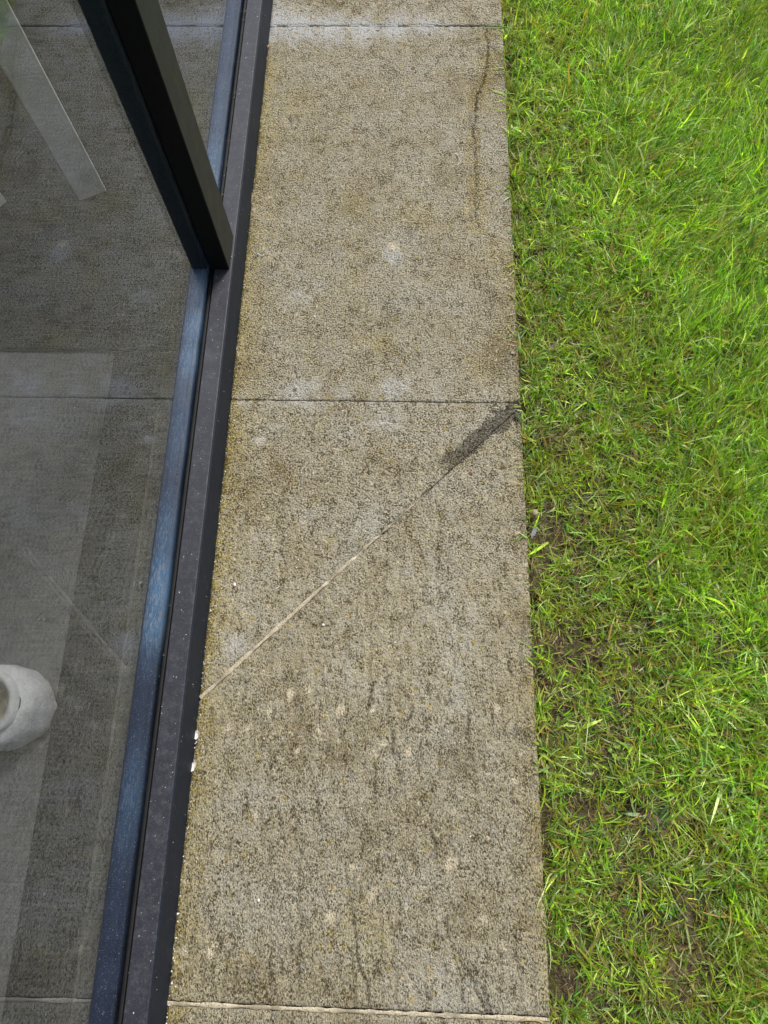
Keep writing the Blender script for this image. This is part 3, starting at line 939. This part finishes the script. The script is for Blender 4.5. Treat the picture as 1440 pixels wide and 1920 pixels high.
def blades(n, x0, x1, y0, y1, segs, wide=1.0, use_bare=True):
    # tufts: a tuft has a root, a leaning direction and a colour of its own
    nt = n // 7
    tx, ty = rng.uniform(x0, x1, nt), rng.uniform(y0, y1, nt)
    tu = rng.integers(0, nt, n)
    x = tx[tu] + rng.normal(0, 0.007, n)
    y = ty[tu] + rng.normal(0, 0.007, n)
    L = lush(x, y)
    p = 0.80 + 0.20 * L
    p *= 0.42 + 0.9 * smooth(0.28, 0.52, fbm(x * 22, y * 22, 51, 3) + 0.20 * (L - .3))
    if use_bare:
        for (c, r, s) in BARE:
            d = np.hypot(x - c[0], y - c[1]) + 0.05 * (fbm(x * 40, y * 40, 55, 2) - .5)
            p *= 1 - 0.92 * s * smooth(r * 0.98, r * 0.40, d)
    keep = (rng.uniform(0, 1, n) < p) & (x > W + 0.0035 + rng.exponential(0.005, n))
    x, y, L, tu = x[keep], y[keep], L[keep], tu[keep]
    n = len(x)
    ta = rng.uniform(0, 2 * math.pi, nt)
    az = ta[tu] + rng.normal(0, 1.1, n)
    # the long grass is combed away from the path, upwards in the photo
    comb = rng.uniform(0, 1, n) < 0.62 * smooth(0.5, 0.95, L)
    flow = 1.0 + 3.2 * (fbm(x * 4.5, y * 4.5, 61, 2) - .5)
    az = np.where(comb, flow + rng.normal(0, 0.55, n), az)
    length = (0.027 + 0.031 * L) * np.exp(rng.normal(0, 0.38, n))
    length = np.clip(length, 0.009, 0.105)
    width = (0.00095 + 0.00045 * L) * np.exp(rng.normal(0, 0.28, n)) * wide * np.where(rng.uniform(0, 1, n) < 0.16, 1.8, 1.0)
    lean = np.clip(rng.normal(0.90 + 0.12 * L, 0.36, n), 0.05, 1.5)
    curl = rng.normal(0.55, 0.55, n)
    sway = rng.normal(0, 0.45, n)
    t = np.linspace(0, 1, segs + 1)
    ds = 1.0 / segs
    cx = np.zeros((n, segs + 1)); cy = np.zeros_like(cx); cz = np.zeros_like(cx)
    for k in range(segs):
        th = np.minimum(lean + curl * (k + .5) * ds, 1.9)
        aa = az + sway * (k + .5) * ds
        cx[:, k + 1] = cx[:, k] + np.sin(th) * np.cos(aa) * ds
        cy[:, k + 1] = cy[:, k] + np.sin(th) * np.sin(aa) * ds
        cz[:, k + 1] = cz[:, k] + np.cos(th) * ds
    cx = x[:, None] + cx * length[:, None]
    cy = y[:, None] + cy * length[:, None]
    z0 = soil_z(x, y) - 0.002
    cz = z0[:, None] + cz * length[:, None]
    cz = np.maximum(cz, (z0 + 0.003)[:, None] - 0.002 * (1 - t)[None])
    over = (cx < W + 0.003)
    drop = (cx.min(1) < W - 0.006) & (rng.uniform(0, 1, n) < 0.60)
    cz = np.where(over, np.maximum(cz, 0.004), cz)
    roll = rng.normal(0, 0.6, n)
    sx, sy, sz = -np.sin(az) * np.cos(roll), np.cos(az) * np.cos(roll), np.sin(roll)
    wt = np.array([0.75, 1.0, 0.95, 0.72, 0.45, 0.2])[:segs + 1] if segs >= 4 else np.linspace(1.0, 0.4, segs + 1)
    if segs == 4: wt = np.array([0.75, 1.0, 0.92, 0.6, 0.0])
    if segs == 3: wt = np.array([0.8, 1.0, 0.75, 0.0])
    hw = np.where(drop[:, None], 0.00002, width[:, None]) * wt[None]
    Lf = np.stack([cx - sx[:, None] * hw, cy - sy[:, None] * hw, cz - sz[:, None] * hw], -1)
    Rt = np.stack([cx + sx[:, None] * hw, cy + sy[:, None] * hw, cz + sz[:, None] * hw], -1)
    # rows 0..segs-1 have two verts, the tip one
    V = np.concatenate([np.stack([Lf[:, k], Rt[:, k]], 1) for k in range(segs)] + [Lf[:, segs:segs + 1]], 1)
    m = 2 * segs + 1
    tri = []
    for k in range(segs - 1):
        a, b, c, d = 2 * k, 2 * k + 1, 2 * k + 3, 2 * k + 2
        tri += [(a, b, c), (a, c, d)]
    tri.append((2 * segs - 2, 2 * segs - 1, 2 * segs))
    Fc = (np.array(tri)[None] + m * np.arange(n)[:, None, None]).reshape(-1, 3)
    # colour: each tuft picks a green; dry blades more often where the sward is thin
    tg = rng.integers(0, len(GREENS), nt)
    pick = np.where(rng.uniform(0, 1, n) < 0.55, tg[tu], rng.integers(0, len(GREENS), n))
    c = GREENS[pick]
    patch = fbm(x * 6, y * 6, 71, 3)[:, None]
    c = c * (0.75 + 0.5 * patch) * np.exp(rng.normal(0, 0.30, (n, 1)))
    yel = smooth(0.5, 0.75, fbm(x * 10, y * 10, 73, 3))[:, None]
    c = c * (1 - 0.32 * yel) + 0.32 * yel * np.array([0.32, 0.38, 0.025])
    dry = rng.uniform(0, 1, n) < (0.27 - 0.19 * L)
    c = np.where(dry[:, None], STRAW[rng.integers(0, len(STRAW), n)] * rng.uniform(.6, 1.1, (n, 1)), c)
    grad = np.linspace(0, 1, segs + 1)
    gv = np.concatenate([np.repeat(grad[:segs], 2), grad[segs:]])
    base_c = np.array([0.30, 0.32, 0.07])
    mixw = (np.clip(1 - gv * 2.2, 0, 1) * 0.5)[None, :, None]
    C = c[:, None] * (1 - mixw) + base_c[None, None] * mixw
    tipd = (smooth(0.8, 1.0, gv)[None, :] * (rng.uniform(0, 1, n) < 0.15)[:, None])[..., None]
    C = C * (1 - tipd) + np.array([0.36, 0.28, 0.12]) * tipd
    return V.reshape(-1, 3), Fc, C.reshape(-1, 3)




def thatch(n):
    """dead stems and moss lying flat between the living blades"""
    x, y = rng.uniform(W + .004, 1.62, n), rng.uniform(-.12, 2.95, n)
    k = rng.uniform(0, 1, n) < 0.35 + 0.65 * smooth(.4, .6, fbm(x * 14, y * 14, 88, 3))
    x, y = x[k], y[k]
    n = len(x)
    a = rng.uniform(0, 2 * math.pi, n)
    l = rng.uniform(.006, .020, n)
    w = rng.uniform(.0004, .0009, n)
    z = soil_z(x, y) + rng.uniform(.001, .012, n)
    dz = rng.normal(0, .25, n) * l
    dx, dy = np.cos(a) * l, np.sin(a) * l
    b0 = np.stack([x - np.sin(a) * w, y + np.cos(a) * w, z], 1)
    b1 = np.stack([x + np.sin(a) * w, y - np.cos(a) * w, z], 1)
    m0 = np.stack([np.maximum(x + dx, W + .002), y + dy, z + dz], 1)
    tints = np.array([(0.36, 0.27, 0.10), (0.26, 0.17, 0.06), (0.30, 0.29, 0.05), (0.20, 0.24, 0.03), (0.42, 0.36, 0.17), (0.16, 0.10, 0.05)])
    c = tints[rng.integers(0, 6, n)] * rng.uniform(.6, 1.15, (n, 1))
    return np.stack([b0, b1, m0], 1).reshape(-1, 3), np.arange(3 * n).reshape(-1, 3), np.repeat(c, 3, 0)


parts = [thatch(60000), blades(150000, W, 1.62, -0.12, 2.95, 4), blades(60000, 1.5, 2.7, -1.2, 4.2, 3, 1.8, False), blades(26000, W, 1.6, 2.85, 4.2, 3, 1.5, False), blades(18000, W, 1.6, -1.2, -0.08, 3, 1.5, False)]
Vs, Fs, Cs, off = [], [], [], 0
for v, f, c in parts:
    Vs.append(v); Fs.append(f + off); Cs.append(c); off += len(v)
o = mesh_np('grass', np.concatenate(Vs), np.concatenate(Fs), M['grass'], attrs={'tint': np.concatenate(Cs)})
tag(o, 'bright green lawn grass, long and thick to the right, thin beside the slabs', 'grass', kind='stuff')


# ------------------------------------------------------------------ small plants and litter
def leaf_arrays(L, w, fold=0.25, droop=0.3, n=6):
    """a pointed leaf along +x, folded on its midrib"""
    t = np.linspace(0, 1, n)
    hw = w * np.sin(np.pi * np.clip(t, 0.02, 1) ** 0.8)
    zc = -droop * L * t ** 2
    v, f = [], []
    for i in range(n):
        v += [(L * t[i], -hw[i], zc[i] + fold * hw[i]), (L * t[i], 0, zc[i]), (L * t[i], hw[i], zc[i] + fold * hw[i])]
    for i in range(n - 1):
        a = 3 * i
        f += [(a, a + 3, a + 4, a + 1), (a + 1, a + 4, a + 5, a + 2)]
    return np.array(v), np.array(f)


M['leaf'] = mat_plain('fresh_green_leaf', (0.13, 0.27, 0.02), 0.45, 0.3, 120.0, 0.3)
M['leaf2'] = mat_plain('blue_green_leaf', (0.07, 0.15, 0.045), 0.45, 0.3, 120.0, 0.3)


def weed(px, py, nleaf, L, w, label, mat, three=False, seed=0):
    r = np.random.default_rng(seed)
    g = ground(px, py, -0.01)
    e = empty('weed', (g[0], g[1], soil_z(g[0], g[1])), r.uniform(0, 6.28))
    tag(e, label, 'weed', 'small weeds growing in the thin grass')
    for i in range(nleaf):
        a = 2 * math.pi * i / nleaf + r.normal(0, .25)
        el = r.uniform(.35, .9)
        if three:
            base = np.array([math.cos(a) * math.cos(el), math.sin(a) * math.cos(el), math.sin(el)]) * L * 1.5
            tube_obj('stalk', [np.zeros(3), base * .5 + (0, 0, .002), base], 0.0005, M['leaf'], e, 5)
            for k in range(3):
                v, f = leaf_arrays(L * .6, w, .2, .15, 5)
                R = Matrix.Translation(base) @ Matrix.Rotation(a + (k - 1) * 1.9, 4, 'Z')
                mesh_np('leaf', [R @ Vector(p) for p in v], f, mat, e, True)
        else:
            v, f = leaf_arrays(L * r.uniform(.7, 1.2), w, .25, .35, 6)
            R = Matrix.Rotation(a, 4, 'Z') @ Matrix.Rotation(-el, 4, 'Y')
            mesh_np('leaf', [R @ Vector(p) for p in v], f, mat, e, True)
    return e


weed(1128, 1632, 6, .011, .0028, 'bright green weed with pointed leaflets in thin grass near the bottom', M['leaf'], True, 1)
weed(1048, 1630, 6, .008, .0024, 'small leafy weed close to the slab edge near the bottom', M['leaf'], True, 2)
weed(1118, 1110, 7, .009, .0028, 'rosette of small round leaves in the thin grass at mid height', M['leaf'], False, 3)
weed(1090, 845, 7, .008, .0024, 'pale green leafy weed beside the bare soil, level with the slanting joint', M['leaf'], True, 4)
weed(1265, 1710, 7, .022, .0035, 'blue green grassy rosette low in the lawn beside a bare patch', M['leaf2'], False, 5)
weed(1245, 1535, 6, .030, .0028, 'blue green tuft of arching leaves on bare soil', M['leaf2'], False, 6)
weed(1160, 1410, 6, .009, .0026, 'leafy weed above the bare patch in the lower lawn', M['leaf'], True, 7)

M['petal'] = mat_plain('cream_petals', (0.62, 0.64, 0.40), 0.7, 0.15, 200.0)


def clover(px, py, label, seed):
    r = np.random.default_rng(seed)
    g = ground(px, py, 0.035)
    e = empty('clover_flower', (g[0], g[1], soil_z(g[0], g[1])), r.uniform(0, 6))
    tag(e, label, 'flower', 'pale clover heads in the long grass')
    top = 0.035 - soil_z(g[0], g[1])
    tube_obj('stem', [(0, 0, 0), (.003, .001, top * .5), (0, 0, top)], .0007, M['leaf'], e, 5)
    bm = bmesh.new()
    for i in range(34):
        a, ph = r.uniform(0, 6.28), math.acos(1 - 1.6 * (i + .5) / 34)
        d = Vector((math.sin(ph) * math.cos(a), math.sin(ph) * math.sin(a), math.cos(ph)))
        s = d.orthogonal().normalized() * .0013
        q = d.cross(s)
        c0 = Vector((0, 0, top)) + d * .002
        vs = [bm.verts.new(c0 + s * .5), bm.verts.new(c0 + q * .6), bm.verts.new(c0 - s * .5), bm.verts.new(c0 + d * .0065)]
        for t3 in ((0, 1, 3), (1, 2, 3), (2, 0, 3)): bm.faces.new([vs[k] for k in t3])
    bm_obj('flower_head', bm, M['petal'], e)


clover(1236, 26, 'pale clover head nearer the path in the long grass at the top', 3)
clover(1284, 48, 'pale open clover head further from the path in the long grass at the top', 4)


def stone(name, px, py, r, label, mat, z=0.0, sq=(1, 1, .6), seed=0, cat='pebble', group=None):
    rr = np.random.default_rng(seed)
    bm = bmesh.new()
    bmesh.ops.create_icosphere(bm, subdivisions=2, radius=1.0)
    for v in bm.verts:
        k = 0.8 + 0.4 * vnoise(np.array([v.co.x * 1.7 + seed * 3.1]), np.array([v.co.y * 1.7 + v.co.z * 2.3]), seed)[0]
        v.co = Vector((v.co.x * sq[0], v.co.y * sq[1], v.co.z * sq[2])) * (r * k)
    g = ground(px, py, z)
    o = bm_obj(name, bm, mat, None, True, (g[0], g[1], z + r * sq[2] * 0.55))
    o.rotation_euler = (rr.normal(0, .15), rr.normal(0, .15), rr.uniform(0, 6))
    return tag(o, label, cat, group)


M['orange'] = mat_plain('orange_brown_stone', (0.36, 0.20, 0.10), 0.7, 0.3, 200.0)
M['palestone'] = mat_plain('pale_stone', (0.30, 0.25, 0.16), 0.8, 0.25, 150.0)
M['red'] = mat_plain('red_bark', (0.30, 0.045, 0.03), 0.7)
M['straw'] = mat_plain('dry_straw', (0.45, 0.34, 0.16), 0.7, 0.25, 200.0)
stone('pebble', 501, 91, .0065, 'small orange brown pebble against the rail at the far end of the path', M['orange'], 0.0, (.8, 1.1, .8), 3)
stone('pebble', 1002, 962, .0075, 'pale rounded pebble on bare soil at the slab edge', M['palestone'], -0.02, (.9, 1.1, .7), 4)
stone('pebble', 1185, 862, .006, 'small pale grey pebble in the bare soil patch in the lawn', M['palestone'], -0.02, (1, .8, .6), 5)
stone('pebble', 736, 468, .0035, 'tiny white pebble on the middle of the far slab', M['chalk'], 0.0, (1, .8, .6), 6)
stone('pebble', 440, 1097, .0042, 'tiny white pebble left of the slanting joint near the rail', M['chalk'], 0.0, (1, .8, .6), 7)
stone('pebble', 590, 594, .0030, 'tiny white pebble on the far slab above the cross joint', M['chalk'], 0.0, (1, .9, .6), 8)
stone('pebble', 606, 1172, .0032, 'tiny white pebble below the slanting joint', M['chalk'], 0.0, (1, .9, .6), 9)
stone('pebble', 485, 1688, .0030, 'tiny white pebble on the near slab close to the rail', M['chalk'], 0.0, (1, .9, .6), 10)


def flake(px, py, L, w, label, mat, az, seed, name='flake', cat='flake', group=None):
    """a thin curled chip"""
    rr = np.random.default_rng(seed)
    n, m = 7, 4
    V = []
    for k in (0, 1):
        for i in range(n):
            for q in range(m):
                t, s = i / (n - 1), q / (m - 1) - .5
                hw = w * (math.sin(math.pi * (0.12 + 0.8 * t)) + .18 * rr.normal())
                V.append((L * (t - .5), 2 * s * hw, .25 * L * (t - .5) ** 2 * 2 + .6 * w * (2 * s) ** 2 * .5 + .0012 - k * .0006))
    idx = np.arange(n * m).reshape(n, m)
    f = np.stack([idx[:-1, :-1], idx[1:, :-1], idx[1:, 1:], idx[:-1, 1:]], -1).reshape(-1, 4)
    ring = np.concatenate([idx[:, 0], idx[-1, 1:], idx[::-1, -1][1:], idx[0, ::-1][1:-1]])
    F_ = np.concatenate([f, f[:, ::-1] + n * m, np.stack([ring, np.roll(ring, -1), np.roll(ring, -1) + n * m, ring + n * m], -1)])
    g = ground(px, py, 0)
    o = mesh_np(name, V, F_, mat, None, True, loc=(g[0], g[1], 0.0008))
    o.rotation_euler = (0, 0, az)
    return tag(o, label, cat, group)


flake(369, 1378, .017, .005, 'larger white flake lying against the foot of the rail', M['chalk'], 1.5, 1)
flake(363, 1436, .022, .005, 'long white curled flake at the foot of the rail, lowest of them', M['chalk'], 1.2, 2)
flake(381, 1220, .012, .003, 'thin tan flake beside the rail just above the slanting joint', M['husk'], 1.6, 3)
flake(963, 662, .014, .005, 'pale brown husk at the lawn edge above the cross joint', M['palestone'], .5, 4, 'husk', 'husk')
flake(882, 888, .010, .0022, 'tiny red chip on the slab below the damp stain', M['red'], -.6, 5)


def rootlet(pts, label, mat, rad, name='rootlet', cat='rootlet', group=None, z=.0022):
    P3 = [ground(a, b, 0) for a, b in pts]
    P3 = np.array(P3) + (0, 0, z)
    P3[1::2, 2] += .001
    return tag(tube_obj(name, P3, rad, mat), label, cat, group)


rootlet(((855, 288), (860, 297), (863, 304), (858, 311), (862, 318)), 'curly white rootlet on the far slab near the lawn edge', M['chalk'], .0008)
rootlet(((478, 482), (484, 477), (490, 481), (496, 479)), 'short curled white rootlet beside the rail, level with the mullion foot', M['chalk'], .0009)
rootlet(((512, 1108), (518, 1104), (524, 1100)), 'tiny white sliver on the slab above the slanting joint', M['chalk'], .0007, 'sliver', 'sliver')
rootlet(((955, 820), (965, 830), (980, 842), (994, 853)), 'single grass blade lying over the slab edge beside the damp stain', M['leaf2'], (.0006, .0013, .0013, .0008), 'grass_blade', 'grass blade', z=.004)
rootlet(((962, 779), (972, 786), (984, 800), (990, 820)), 'pale bent grass blade touching the slab corner at the damp stain', M['leaf2'], (.0005, .0012, .0012, .0008), 'grass_blade', 'grass blade', z=.004)
rootlet(((902, 51), (920, 52), (938, 52), (955, 56)), 'green grass blade reaching over the joint at the far end of the path', M['leaf'], (.0006, .0016, .0018, .0014), 'grass_blade', 'grass blade', z=.004)
rootlet(((975, 1914), (990, 1911), (1006, 1913), (1018, 1916)), 'yellow straw lying on the mortar line at the bottom right', M['straw'], .0009, 'straw', 'straw')
rootlet(((471, 352), (473, 362), (473, 374), (471, 382)), 'thin dry straw standing against the rail face at mid mullion', M['straw'], .0008, 'straw', 'straw')


# feather on the soil at the slab edge
def feather():
    g = ground(1000, 1000, -0.012)
    e = empty('feather', (g[0], g[1], -0.012), 1.1)
    tag(e, 'small grey feather lying on bare soil at the slab edge', 'feather')
    tube_obj('quill', [(-.016, 0, .003), (0, .0008, .0035), (.016, 0, .003)], (.0005, .0004, .0002), M['chalk'], e, 5)
    v, f = leaf_arrays(.027, .005, .15, -.05, 8)
    o = mesh_np('vane', v + np.array([(-.011, 0, .0042)]), f, mat_plain('grey_feather', (.17, .175, .19), .8, .3, 250.0), e, True)


feather()
